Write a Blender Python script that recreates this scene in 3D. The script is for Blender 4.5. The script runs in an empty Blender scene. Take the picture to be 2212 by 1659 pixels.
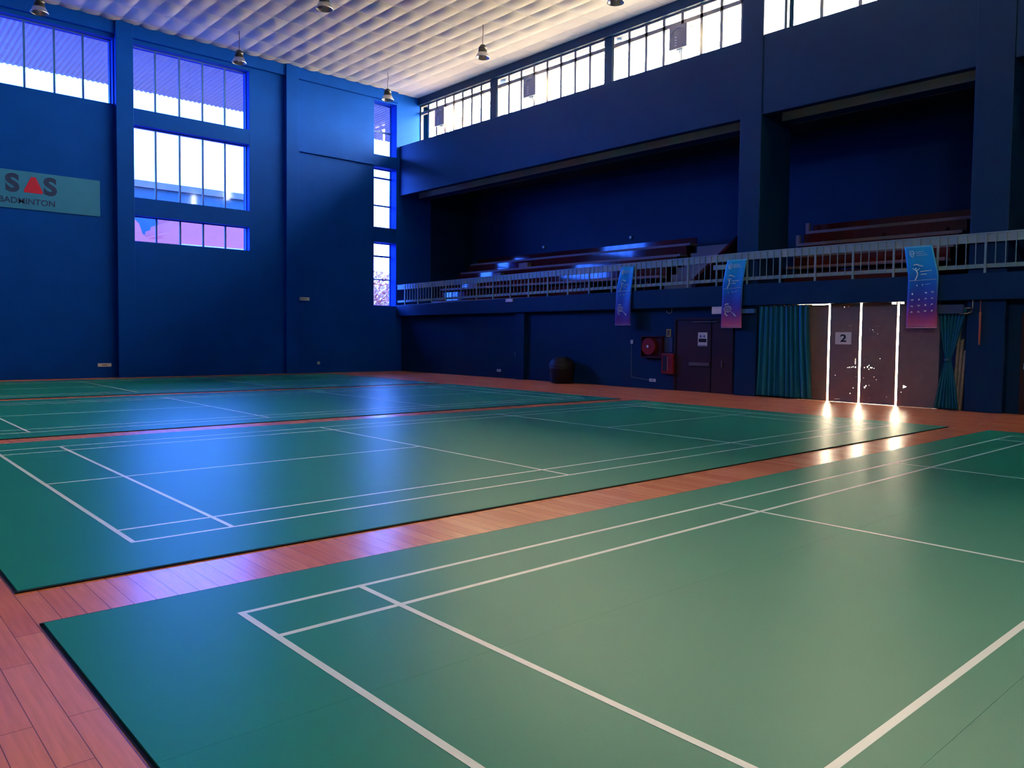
import bpy, bmesh, math, random
from mathutils import Vector, Matrix
random.seed(7)
SC = bpy.context.scene
COL = SC.collection
PI = math.pi

# ------------------------------------------------------------------ camera
cam_d = bpy.data.cameras.new('camera')
cam = bpy.data.objects.new('camera', cam_d); COL.objects.link(cam)
yaw, pit, rol, F = 2.3965, -0.0427, 0.0119, 1706.24
f = Vector((math.cos(yaw)*math.cos(pit), math.sin(yaw)*math.cos(pit), math.sin(pit)))
r = Vector((math.sin(yaw), -math.cos(yaw), 0)); u = r.cross(f)
r2 = r*math.cos(rol) + u*math.sin(rol); u2 = r2.cross(f)
M = Matrix((r2, u2, -f)).transposed().to_4x4(); M.translation = Vector((4.4046, -1.7665, 1.6016))
cam.matrix_world = M
cam_d.sensor_fit = 'HORIZONTAL'; cam_d.sensor_width = 36.0
cam_d.lens = F/2212*36.0
cam_d.shift_x = -51.87/2212; cam_d.shift_y = -27.36/2212
cam_d.clip_start = 0.05; cam_d.clip_end = 500
SC.camera = cam

# ------------------------------------------------------------------ world: bright hazy sky, sunlit to the +Y side
WORLD = 60.0
w = bpy.data.worlds.new('sky'); SC.world = w; w.use_nodes = True
nt = w.node_tree; nt.nodes.clear()
def N(nt, t, **k):
    n = nt.nodes.new(t)
    for a, b in k.items(): setattr(n, a, b)
    return n
tc = N(nt, 'ShaderNodeTexCoord'); sp = N(nt, 'ShaderNodeSeparateXYZ')
nt.links.new(tc.outputs['Generated'], sp.inputs[0])
mr = N(nt, 'ShaderNodeMapRange', interpolation_type='SMOOTHSTEP')   # towards +Y: hazy warm sun side
mr.inputs['From Min'].default_value = 0.05; mr.inputs['From Max'].default_value = 0.55
nt.links.new(sp.outputs['Y'], mr.inputs['Value'])
mx = N(nt, 'ShaderNodeMix', data_type='RGBA')
mx.inputs['A'].default_value = (0.62, 0.95, 1.0, 1)
mx.inputs['B'].default_value = (1.0, 0.82, 0.55, 1)
nt.links.new(mr.outputs[0], mx.inputs['Factor'])
st = N(nt, 'ShaderNodeMapRange')
st.inputs['To Min'].default_value = 1.0*WORLD; st.inputs['To Max'].default_value = 1.55*WORLD
nt.links.new(mr.outputs[0], st.inputs['Value'])
bg = N(nt, 'ShaderNodeBackground'); out = N(nt, 'ShaderNodeOutputWorld')
nt.links.new(mx.outputs['Result'], bg.inputs['Color']); nt.links.new(st.outputs[0], bg.inputs['Strength'])
nt.links.new(bg.outputs[0], out.inputs[0])

# light portals: they only guide sampling of the sky through the real openings
def portal(x, y, z, rx, rz, sx, sy):
    l = bpy.data.lights.new('window_portal', 'AREA'); l.shape = 'RECTANGLE'; l.size = sx; l.size_y = sy
    l.cycles.is_portal = True
    o = bpy.data.objects.new('window_portal', l); COL.objects.link(o)
    o.location = (x, y, z); o.rotation_euler = (rx, 0, rz)
    o['kind'] = 'helper'
# area lights shine along local -Z
portal(-17.9, 19.6, 11.1, -PI/2, 0, 17.6, 2.3)        # clerestory, west bays
portal(-3.0, 19.6, 11.1, -PI/2, 0, 10.4, 2.3)
portal(6.5, 19.6, 11.1, -PI/2, 0, 8.0, 2.3)
def portal_x(x, y, z, sy, sz, s=1):
    portal(x, y, z, PI/2, -PI/2*s, sy, sz)
portal_x(-27.3, 3.7, 10.8, 5.4, 2.4)
portal_x(-27.3, -3.0, 10.8, 5.4, 2.4)
portal_x(-27.3, 9.1, 10.8, 4.4, 2.4)
portal_x(-27.3, 9.1, 7.8, 4.4, 2.7)
portal_x(-27.3, 9.1, 5.4, 4.4, 1.0)
portal_x(-27.3, 17.4, 7.5, 1.3, 9.3)
portal(10.2, -7.4, 11.35, PI/2, 0, 4.4, 1.3)         # high windows behind the camera
portal(-4.9, 18.45, 1.3, -PI/2, 0, 4.0, 2.6)          # gaps between the door leaves


SC.view_settings.view_transform = 'Standard'; SC.view_settings.look = 'None'
SC.view_settings.gamma = 1.0; SC.view_settings.use_curve_mapping = False
SC.view_settings.exposure = 0.0
cy = SC.cycles
cy.use_denoising = True
cy.max_bounces = 10; cy.diffuse_bounces = 5; cy.glossy_bounces = 4; cy.transparent_max_bounces = 12
cy.sample_clamp_indirect = 12.0; cy.caustics_reflective = False; cy.caustics_refractive = False
cy.blur_glossy = 0.6
cy.filter_width = 1.15

# ------------------------------------------------------------------ materials
MATS = {}
def mat(name, col=(.5, .5, .5), rough=.5, spec=.5, metal=0., **k):
    if name in MATS: return MATS[name]
    m = bpy.data.materials.new(name); m.use_nodes = True
    b = m.node_tree.nodes['Principled BSDF']
    b.inputs['Base Color'].default_value = (*col, 1); b.inputs['Roughness'].default_value = rough
    b.inputs['Specular IOR Level'].default_value = spec; b.inputs['Metallic'].default_value = metal
    if 'sheen' in k: b.inputs['Sheen Weight'].default_value = k['sheen']
    vary = k.get('vary', .12); sc = k.get('scale', 3.0)
    t = m.node_tree
    co = N(t, 'ShaderNodeTexCoord')
    no = N(t, 'ShaderNodeTexNoise'); no.inputs['Scale'].default_value = sc; no.inputs['Detail'].default_value = 4
    t.links.new(co.outputs['Object'], no.inputs['Vector'])
    h = N(t, 'ShaderNodeMapRange'); h.inputs['To Min'].default_value = 1-vary; h.inputs['To Max'].default_value = 1+vary
    t.links.new(no.outputs['Fac'], h.inputs['Value'])
    vm = N(t, 'ShaderNodeVectorMath', operation='SCALE'); vm.inputs[0].default_value = col
    t.links.new(h.outputs[0], vm.inputs['Scale']); t.links.new(vm.outputs[0], b.inputs['Base Color'])
    if k.get('bump'):
        bn = N(t, 'ShaderNodeTexNoise'); bn.inputs['Scale'].default_value = k.get('bscale', 60)
        t.links.new(co.outputs['Object'], bn.inputs['Vector'])
        bu = N(t, 'ShaderNodeBump'); bu.inputs['Strength'].default_value = k['bump']; bu.inputs['Distance'].default_value = .02
        t.links.new(bn.outputs['Fac'], bu.inputs['Height']); t.links.new(bu.outputs[0], b.inputs['Normal'])
    MATS[name] = m
    return m

def glass(name, tint):
    m = bpy.data.materials.new(name); m.use_nodes = True; t = m.node_tree; t.nodes.clear()
    o = N(t, 'ShaderNodeOutputMaterial'); a = N(t, 'ShaderNodeBsdfTransparent'); g = N(t, 'ShaderNodeBsdfGlossy')
    g.inputs['Roughness'].default_value = .05
    a.inputs['Color'].default_value = (*[c**.5 for c in tint], 1)
    mi = N(t, 'ShaderNodeMixShader'); mi.inputs[0].default_value = .04
    t.links.new(a.outputs[0], mi.inputs[1]); t.links.new(g.outputs[0], mi.inputs[2])
    t.links.new(mi.outputs[0], o.inputs[0])
    return m
G_BLUE = glass('blue_tinted_glass', (.027, .085, .60))
G_CLEAR = glass('clear_glass', (.95, .95, .92))

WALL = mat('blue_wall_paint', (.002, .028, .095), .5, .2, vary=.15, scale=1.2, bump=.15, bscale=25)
WALL_GLARE = mat('blue_wall_window_glare', (.001, .060, .42), .55, .05, vary=.15, scale=1.2, bump=.15, bscale=25)  # same paint as the other walls, with window glare put into the colour
SOFFIT = mat('grey_plaster', (.42, .42, .38), .8, .2)
CEIL = mat('ceiling_tile', (.86, .80, .75), .8, .2, vary=.04, scale=6)
CEILBAR = mat('ceiling_bar', (.80, .77, .73), .7, .2)
WHITE = mat('white_plastic', (.78, .78, .78), .4, .5)
RAIL = mat('rail_paint', (.24, .34, .36), .4, .5)
ALU = mat('aluminium', (.62, .62, .62), .3, .5, metal=.9)
FRAME = mat('window_frame_paint', (.22, .20, .22), .5, .4)
FRAME_B = mat('window_frame_blue', (.02, .10, .34), .5, .4)
BLACK = mat('black_enamel', (.015, .015, .017), .4, .5)
RUBBER = mat('mat_edge_black', (.008, .012, .012), .6, .3)
LINE = mat('court_line_paint', (.80, .88, .90), .38, .5, vary=.06)
BROWN = mat('dark_brown_door', (.035, .012, .012), .45, .4)
STEEL = mat('brown_steel_door', (.22, .16, .135), .55, .4, vary=.2, scale=5)
BENCH = mat('red_brown_board', (.085, .010, .008), .07, .5, vary=.3, scale=4)
EDGE = mat('bench_edge', (.25, .16, .17), .5, .4, vary=.15, scale=8)
CONC = mat('gallery_concrete', (.16, .17, .22), .7, .3)
RED = mat('fire_red', (.22, .008, .007), .35, .5)
DKRED = mat('dark_red_box', (.06, .008, .012), .5, .4)
CURT = mat('teal_satin_curtain', (.004, .20, .32), .28, .8, .45, sheen=.1, vary=.08)
PAPER = mat('paper', (.72, .70, .66), .7, .2, vary=.03)
INK = mat('ink', (.02, .02, .025), .7, .2)
COPPER = mat('copper_pipe', (.50, .13, .06), .35, .5)
PIPEW = mat('pale_pipe', (.55, .42, .36), .4, .5)
TARP = mat('grey_brown_sheet', (.30, .23, .19), .6, .3, vary=.3, scale=9, bump=.6, bscale=14)
YEL = mat('yellow_sign', (.55, .40, .10), .6, .3)

def wood():
    m = bpy.data.materials.new('wood_floorboards'); m.use_nodes = True; t = m.node_tree
    b = t.nodes['Principled BSDF']
    co = N(t, 'ShaderNodeTexCoord')
    br = N(t, 'ShaderNodeTexBrick'); br.inputs['Scale'].default_value = 1.0
    br.inputs['Brick Width'].default_value = 1.15; br.inputs['Row Height'].default_value = .125
    br.inputs['Mortar Size'].default_value = .0022; br.inputs['Mortar Smooth'].default_value = .1; br.inputs['Bias'].default_value = 0
    br.inputs['Color1'].default_value = (.72, .19, .078, 1); br.inputs['Color2'].default_value = (.84, .27, .12, 1)
    br.inputs['Mortar'].default_value = (.25, .07, .03, 1)
    br.offset = .37; br.offset_frequency = 2
    t.links.new(co.outputs['Object'], br.inputs['Vector'])
    mp = N(t, 'ShaderNodeMapping'); mp.inputs['Scale'].default_value = (1.2, 22, 1)
    t.links.new(co.outputs['Object'], mp.inputs[0])
    no = N(t, 'ShaderNodeTexNoise'); no.inputs['Scale'].default_value = 2.0; no.inputs['Detail'].default_value = 5
    t.links.new(mp.outputs[0], no.inputs['Vector'])
    h = N(t, 'ShaderNodeMapRange'); h.inputs['To Min'].default_value = .72; h.inputs['To Max'].default_value = 1.25
    t.links.new(no.outputs['Fac'], h.inputs['Value'])
    vm = N(t, 'ShaderNodeVectorMath', operation='SCALE')
    t.links.new(br.outputs['Color'], vm.inputs[0]); t.links.new(h.outputs[0], vm.inputs['Scale'])
    t.links.new(vm.outputs[0], b.inputs['Base Color'])
    b.inputs['Roughness'].default_value = .27
    bu = N(t, 'ShaderNodeBump'); bu.inputs['Strength'].default_value = .25; bu.inputs['Distance'].default_value = .004
    inv = N(t, 'ShaderNodeMath', operation='SUBTRACT'); inv.inputs[0].default_value = 1
    t.links.new(br.outputs['Fac'], inv.inputs[1]); t.links.new(inv.outputs[0], bu.inputs['Height'])
    t.links.new(bu.outputs[0], b.inputs['Normal'])
    b.inputs['Specular IOR Level'].default_value = .5
    return m
WOOD = wood()

def matgreen():
    m = bpy.data.materials.new('green_court_vinyl'); m.use_nodes = True; t = m.node_tree
    b = t.nodes['Principled BSDF']
    co = N(t, 'ShaderNodeTexCoord')
    no = N(t, 'ShaderNodeTexNoise'); no.inputs['Scale'].default_value = .7; no.inputs['Detail'].default_value = 6
    t.links.new(co.outputs['Object'], no.inputs['Vector'])
    h = N(t, 'ShaderNodeMapRange'); h.inputs['To Min'].default_value = .9; h.inputs['To Max'].default_value = 1.1
    t.links.new(no.outputs['Fac'], h.inputs['Value'])
    fine = N(t, 'ShaderNodeTexNoise'); fine.inputs['Scale'].default_value = 260
    t.links.new(co.outputs['Object'], fine.inputs['Vector'])
    h3 = N(t, 'ShaderNodeMapRange'); h3.inputs['To Min'].default_value = .86; h3.inputs['To Max'].default_value = 1.14
    t.links.new(fine.outputs['Fac'], h3.inputs['Value'])
    mu = N(t, 'ShaderNodeMath', operation='MULTIPLY'); t.links.new(h.outputs[0], mu.inputs[0]); t.links.new(h3.outputs[0], mu.inputs[1])
    vm = N(t, 'ShaderNodeVectorMath', operation='SCALE'); vm.inputs[0].default_value = (.012, .25, .18)
    t.links.new(mu.outputs[0], vm.inputs['Scale']); t.links.new(vm.outputs[0], b.inputs['Base Color'])
    b.inputs['Roughness'].default_value = .38; b.inputs['Specular IOR Level'].default_value = .13
    bu = N(t, 'ShaderNodeBump'); bu.inputs['Strength'].default_value = .12; bu.inputs['Distance'].default_value = .002
    t.links.new(fine.outputs['Fac'], bu.inputs['Height']); t.links.new(bu.outputs[0], b.inputs['Normal'])
    return m
GREEN = matgreen()

# ------------------------------------------------------------------ mesh helpers
class MB:
    def __init__(s): s.v = []; s.f = []; s.sm = False
    def quad(s, *p):
        n = len(s.v); s.v += [tuple(q) for q in p]; s.f.append(tuple(range(n, n+len(p)))); return s
    def hexa(s, p):   # 8 points: bottom 4 (ccw), top 4
        n = len(s.v); s.v += [tuple(q) for q in p]
        for a in ((3, 2, 1, 0), (4, 5, 6, 7), (0, 1, 5, 4), (1, 2, 6, 5), (2, 3, 7, 6), (3, 0, 4, 7)):
            s.f.append(tuple(n+i for i in a))
        return s
    def box(s, x0, x1, y0, y1, z0, z1):
        return s.hexa([(x0, y0, z0), (x1, y0, z0), (x1, y1, z0), (x0, y1, z0), (x0, y0, z1), (x1, y0, z1), (x1, y1, z1), (x0, y1, z1)])
    def slope(s, x0, x1, y0, y1, a0, a1, b0, b1):   # at x0 z a0..a1, at x1 z b0..b1
        return s.hexa([(x0, y0, a0), (x1, y0, b0), (x1, y1, b0), (x0, y1, a0), (x0, y0, a1), (x1, y0, b1), (x1, y1, b1), (x0, y1, a1)])
    def tube(s, pts, r, n=10, closed=False):
        pts = [Vector(p) for p in pts]; rings = []
        rr = r if isinstance(r, (list, tuple)) else [r]*len(pts)
        for i, p in enumerate(pts):
            if closed: d = pts[(i+1) % len(pts)]-pts[i-1]
            else: d = pts[min(i+1, len(pts)-1)]-pts[max(i-1, 0)]
            d.normalize(); a = Vector((0, 0, 1)) if abs(d.z) < .9 else Vector((1, 0, 0))
            e1 = d.cross(a).normalized(); e2 = d.cross(e1)
            b = len(s.v); rings.append(b)
            for k in range(n):
                t = 2*PI*k/n; s.v.append(tuple(p+(e1*math.cos(t)+e2*math.sin(t))*rr[i]))
        m = len(rings)
        for i in range(m if closed else m-1):
            A, B = rings[i], rings[(i+1) % m]
            for k in range(n): s.f.append((A+k, A+(k+1) % n, B+(k+1) % n, B+k))
        if not closed:
            s.f.append(tuple(rings[0]+k for k in reversed(range(n)))); s.f.append(tuple(rings[-1]+k for k in range(n)))
        return s
    def lathe(s, prof, c=(0, 0, 0), n=24, axis='z', cap=True):
        rings = []
        for (rad, h) in prof:
            rings.append(len(s.v))
            for k in range(n):
                t = 2*PI*k/n; a, b = rad*math.cos(t), rad*math.sin(t)
                if axis == 'z': s.v.append((c[0]+a, c[1]+b, c[2]+h))
                elif axis == 'y': s.v.append((c[0]+a, c[1]+h, c[2]+b))
                else: s.v.append((c[0]+h, c[1]+a, c[2]+b))
        for i in range(len(rings)-1):
            A, B = rings[i], rings[i+1]
            for k in range(n): s.f.append((A+k, A+(k+1) % n, B+(k+1) % n, B+k))
        if cap:
            s.f.append(tuple(rings[0]+k for k in reversed(range(n)))); s.f.append(tuple(rings[-1]+k for k in range(n)))
        return s
    def prism(s, pts, ax, lo, hi):   # 2D outline extruded along axis
        n = len(pts); b = len(s.v)
        for h in (lo, hi):
            for (p, q) in pts:
                s.v.append((h, p, q) if ax == 0 else (p, h, q) if ax == 1 else (p, q, h))
        s.f.append(tuple(b+i for i in reversed(range(n)))); s.f.append(tuple(b+n+i for i in range(n)))
        for i in range(n):
            j = (i+1) % n; s.f.append((b+i, b+j, b+n+j, b+n+i))
        return s
    def build(s, name, m, parent=None, smooth=False, bevel=0, fix=True):
        me = bpy.data.meshes.new(name); me.from_pydata(s.v, [], s.f); me.update()
        if fix:
            bm = bmesh.new(); bm.from_mesh(me); bmesh.ops.recalc_face_normals(bm, faces=bm.faces); bm.to_mesh(me); bm.free()
        for mm in (m if isinstance(m, (list, tuple)) else [m]): me.materials.append(mm)
        if smooth:
            for p in me.polygons: p.use_smooth = True
        o = bpy.data.objects.new(name, me); COL.objects.link(o)
        if parent: o.parent = parent
        if bevel:
            b = o.modifiers.new('bevel', 'BEVEL'); b.width = bevel; b.segments = 2; b.limit_method = 'ANGLE'
        return o
def struct(o): o['kind'] = 'structure'; return o
def tag(o, label, cat, group=None):
    o['label'] = label; o['category'] = cat
    if group: o['group'] = group
    return o
def thing(name, label, cat, loc=(0, 0, 0), group=None, rot=0):
    o = bpy.data.objects.new(name, None); COL.objects.link(o); o.location = loc; o.rotation_euler = (0, 0, rot)
    o.empty_display_size = .1
    return tag(o, label, cat, group)
def copy_tree(o, parent=None):
    c = o.copy(); COL.objects.link(c)
    if parent: c.parent = parent
    for ch in list(o.children): copy_tree(ch, c)
    return c
def text_mesh(name, body, size, m, parent, loc, rot, sx=1.0, bold=.0, ext=.002):
    cu = bpy.data.curves.new(name, 'FONT'); cu.body = body; cu.size = size; cu.extrude = ext; cu.offset = bold
    cu.align_x = 'LEFT'; cu.align_y = 'BOTTOM_BASELINE'
    t = bpy.data.objects.new(name, cu); COL.objects.link(t)
    dg = bpy.context.evaluated_depsgraph_get()
    me = bpy.data.meshes.new_from_object(t.evaluated_get(dg)); bpy.data.objects.remove(t)
    me.materials.clear(); me.materials.append(m)
    o = bpy.data.objects.new(name, me); COL.objects.link(o); o.parent = parent
    o.location = loc; o.rotation_euler = rot; o.scale = (sx, 1, 1)
    return o
def sheet_holes(name, outline, holes, y, thick, m, parent=None):
    """flat plate in the XZ plane at y, cut with real holes"""
    cu = bpy.data.curves.new(name, 'CURVE'); cu.dimensions = '2D'; cu.fill_mode = 'BOTH'; cu.extrude = thick/2
    for pts in [outline]+holes:
        s = cu.splines.new('POLY'); s.points.add(len(pts)-1); s.use_cyclic_u = True
        for p, q in zip(s.points, pts): p.co = (q[0], q[1], 0, 1)
    t = bpy.data.objects.new(name, cu); COL.objects.link(t)
    dg = bpy.context.evaluated_depsgraph_get()
    me = bpy.data.meshes.new_from_object(t.evaluated_get(dg)); bpy.data.objects.remove(t)
    for v in me.vertices: a, b, c = v.co; v.co = (a, y+c, b)
    me.materials.clear(); me.materials.append(m)
    o = bpy.data.objects.new(name, me); COL.objects.link(o)
    if parent: o.parent = parent
    return o
def grid_wall(mb, ax, lo, hi, a0, a1, z0, z1, holes):
    """solid wall slab between lo..hi on axis ax with rectangular openings (a0,a1,z0,z1)"""
    A = sorted({a0, a1, *[h[0] for h in holes], *[h[1] for h in holes]}); A = [a for a in A if a0 <= a <= a1]
    for i in range(len(A)-1):
        am = (A[i]+A[i+1])/2; Z = [z0]
        hs = sorted([(h[2], h[3]) for h in holes if h[0] < am < h[1]])
        cur = z0
        for (p, q) in hs:
            if p > cur: seg = (cur, p); _bx(mb, ax, lo, hi, A[i], A[i+1], *seg)
            cur = q
        if cur < z1: _bx(mb, ax, lo, hi, A[i], A[i+1], cur, z1)
def _bx(mb, ax, lo, hi, a, b, z, zz):
    if ax == 0: mb.box(lo, hi, a, b, z, zz)
    else: mb.box(a, b, lo, hi, z, zz)

# ------------------------------------------------------------------ key dimensions
XW = -26.5; YB = 18.0; YC = 19.25; ZC = 12.55; XE = 13.0; YS = -7.0
def zb(x, v):            # the gallery edge drops slightly towards the far wall
    t = min(1, max(0, (-8.0-x)/18.5)); return v-.2*t

# ------------------------------------------------------------------ floor and ceiling
fl = struct(MB().box(XW-.6, XE+.3, YS-.3, 18.6, -.12, 0).build('floor', WOOD))
gr = struct(MB().box(-27.6, 140, -120, 160, -.6, -.15).build('ground', mat('outside_ground', (.80, .56, .38), .9, .1)))
struct(MB().box(-140, -27.6, -120, 160, -.6, -.15).build('ground', mat('ground_darkened_bounce', (.24, .15, .12), .9, .1)))  # unseen ground, darkened so less light bounces onto the ceiling

cb = MB(); TX, TY = 1.25, .625
x0 = -16.0-TX*9; y0 = 17.15-TY*39
nx, ny = int((XE-x0)/TX)+1, int((19.4-y0)/TY)+1
grid = MB()
for i in range(nx):
    for j in range(ny):
        ax, ay = x0+i*TX, y0+j*TY
        vis = ax < -3 and ay > 2.5
        su, sv = (8, 6) if vis else (2, 2)
        amp = random.uniform(.030, .062)
        if ay > 17.6: amp *= .35
        if ay > 18.6: amp *= .2
        jit = random.uniform(-.012, .012); b = len(cb.v)
        for q in range(sv+1):
            for p in range(su+1):
                a, c = p/su, q/sv
                wv = (math.sin(PI*a)**.6)*(math.sin(PI*c)**.7) if 0 < p < su and 0 < q < sv else 0
                z = ZC-.002-amp*wv*(1+.5*(a-.5)*jit*60)
                cb.v.append((ax+TX*a, ay+TY*c, z))
        for q in range(sv):
            for p in range(su):
                k = b+q*(su+1)+p; cb.f.append((k, k+su+1, k+su+2, k+1))
ce = struct(cb.build('ceiling', CEIL, smooth=True, fix=False))
for i in range(nx+1): grid.box(x0+i*TX-.010, x0+i*TX+.010, y0, y0+ny*TY, ZC-.007, ZC+.01)
for j in range(ny+1): grid.box(x0, x0+nx*TX, y0+j*TY-.006, y0+j*TY+.006, ZC-.006, ZC+.01)
grid.build('ceiling_grid', CEILBAR, ce)
struct(MB().box(XW-.6, XE+.3, YS-.3, 20.6, ZC+.05, ZC+.25).build('roof', CEIL))

# ------------------------------------------------------------------ far wall (wall_left)
W_OPEN = [(-4.9, .05, 9.65, 11.93), (1.1, 6.32, 9.65, 11.93), (6.96, 11.21, 9.65, 11.93), (6.96, 11.21, 6.48, 9.07), (6.96, 11.21, 4.91, 5.84),
          (16.84, 18.0, 9.65, 12.0), (16.84, 18.0, 6.45, 9.12), (16.84, 18.0, 2.95, 5.79)]
wl = MB(); grid_wall(wl, 0, XW-.6, XW, YS-.3, 19.9, 0, ZC+.05, W_OPEN)
for (a, b) in ((.1, .75), (6.36, 6.93), (12.65, 13.2)):      # shallow pilasters
    wl.box(XW-.01, XW+.22, a, b, 0, ZC+.03)
wl.box(XW-.01, XW+.14, YS, 18.0, 12.07, ZC+.03)              # ring beam under the ceiling
wl.box(XW-.01, XW+.09, 13.2, 16.8, 9.14, 9.24)
struct(wl.build('wall_left', WALL_GLARE, bevel=.012))
def win(n, ax, plane, a0, a1, z0, z1, mull, trans, fm, gm, t=.05, d=.06, mw=.03):
    fr = MB()
    def B(p, q, r_, s): _bx(fr, ax, plane-d/2, plane+d/2, p, q, r_, s)
    B(a0, a1, z0, z0+t); B(a0, a1, z1-t, z1); B(a0, a0+t, z0+t, z1-t); B(a1-t, a1, z0+t, z1-t)
    for m_ in mull: B(m_-mw, m_+mw, z0+t, z1-t)
    for z, h in trans: B(a0+t, a1-t, z-h/2, z+h/2)
    o = struct(fr.build('window_%d' % n, fm))
    g = MB(); _bx(g, ax, plane-.004, plane+.004, a0+.01, a1-.01, z0+.01, z1-.01)
    g.build('pane', gm, o)
    return o
wn = 1
for k, (a, b, z, zz) in enumerate(W_OPEN):
    gx = XW-.3 if a < 16 else XW-.5
    n_ = 6 if k == 1 else 5
    mull = [a+(b-a)*i/n_ for i in range(1, n_)] if a < 16 else []
    trans = []
    if k == 5: trans = [(10.78, .07)]
    if k == 6: trans = [(8.72, .07), (7.48, .06)]
    if k == 7: trans = [(5.2, .07), (4.15, .05)]
    win(wn, 0, gx, a, b, z, zz, mull, trans, FRAME_B, G_BLUE, t=.035); wn += 1

# ------------------------------------------------------------------ clerestory wall, columns, beams (wall_right)
C1 = (-8.62, -7.92); C2 = (-2.37, -1.56); C3 = (3.9, 4.6); C4 = (10.0, 10.7)
BAYS = [(-26.5, -21.38), (-20.98, -14.98), (-14.62, -8.62), (-7.92, -2.37), (-1.56, 3.9), (4.6, 10.0)]
wr = MB()
grid_wall(wr, 1, YC, YC+.5, XW-.6, XE, 7.98, ZC+.05, [(a, b, 9.9, 12.22) for a, b in BAYS])
wr.box(XW, XE, YC-.12, YC+.02, 12.22, ZC+.03)
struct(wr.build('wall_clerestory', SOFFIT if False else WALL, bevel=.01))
struct(MB().box(XW, XE, YC+.5, YC+.52, 7.98, 9.9).build('trim_1', SOFFIT))
struct(MB().box(XW, C1[0], YC-.02, YC, 7.98, 8.6).box(C1[1], C2[0], YC-.02, YC, 7.98, 8.6).box(C2[1], XE, YC-.02, YC, 7.98, 8.6).build('trim_2', SOFFIT))
bm_ = MB()
for a, b in ((XW, C1[0]), (C1[1], C2[0]), (C2[1], C3[0]), (C3[1], C4[0]), (C4[1], XE)):
    bm_.box(a, b, YB+.16, YB+.40, 7.96, 10.18)
    bm_.box(a, b, YB+.40, YC, 9.95, 10.12)
struct(bm_.build('beam', WALL, bevel=.015))
for k, (a, b) in enumerate((C1, C2, C3, C4)):
    struct(MB().box(a, b, YB+.13, 19.75, 0, ZC+.03).build('column', WALL, bevel=.02))
n_ = wn
for k, (a, b) in enumerate(BAYS):
    m_ = 8 if k < 3 else 5
    win(n_, 1, YC+.1, a, b, 9.9, 12.22, [a+(b-a)*i/m_ for i in range(1, m_)], [(11.87, .13)], FRAME, G_CLEAR, t=.05, d=.12, mw=.052); n_ += 1

# ------------------------------------------------------------------ gallery: edge beam, slab, back wall, ceiling
ga = MB()
ga.slope(XW, -8.0, YB, YB+.25, 2.50, zb(-26.5, 3.2), 2.59, 3.2)
ga.box(-8.0, XE, YB, YB+.25, 2.59, 3.2)
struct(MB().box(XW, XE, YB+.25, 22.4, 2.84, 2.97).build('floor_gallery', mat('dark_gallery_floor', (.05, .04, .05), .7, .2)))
struct(ga.build('wall_gallery_edge', WALL, bevel=.015))
struct(MB().box(XW-.6, XE, 22.4, 22.6, 2.97, 8.6).build('wall_gallery_back', WALL))
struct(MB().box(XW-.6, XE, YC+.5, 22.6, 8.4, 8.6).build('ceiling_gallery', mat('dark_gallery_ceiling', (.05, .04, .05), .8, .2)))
struct(MB().box(XW-.6, XW, 19.9, 22.6, 2.97, 8.6).build('wall_gallery_side', WALL))

# wall under the gallery
lw = MB()
grid_wall(lw, 1, 18.3, 18.5, XW, C1[0], 0, 2.84, [])
struct(MB().box(-18.35, -17.85, 18.12, 18.3, 0, 2.84).build('trim_3', WALL))
lw.box(C2[1], -1.3, 18.35, 18.5, 0, 2.84); lw.box(-1.3, XE, 18.35, 18.5, 0, 2.84)
lw.box(-3.05, C2[0], 18.3, 18.45, 0, 2.84)
lw.box(C1[1], -3.05, 18.3, 18.42, 2.63, 2.84); lw.box(C1[1], -6.78, 18.3, 18.42, 0, 2.63)
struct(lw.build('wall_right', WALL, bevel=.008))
# bright wall pieces that close the hall behind the camera, with windows that light it
ws = MB(); SOP = [(8.0, 12.4, 10.7, 12.0)]
grid_wall(ws, 1, YS-.3, YS, XW, XE, 0, ZC+.05, SOP)
struct(ws.build('wall_back', WALL))
for (a, b, z, zz) in SOP:
    win(n_, 1, YS-.15, a, b, z, zz, [a+(b-a)*i/4 for i in range(1, 4)], [], FRAME, G_CLEAR); n_ += 1
we = MB().box(XE, XE+.3, YS-.3, 22.6, 0, ZC+.05)
struct(we.build('wall_near', WALL))

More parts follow.
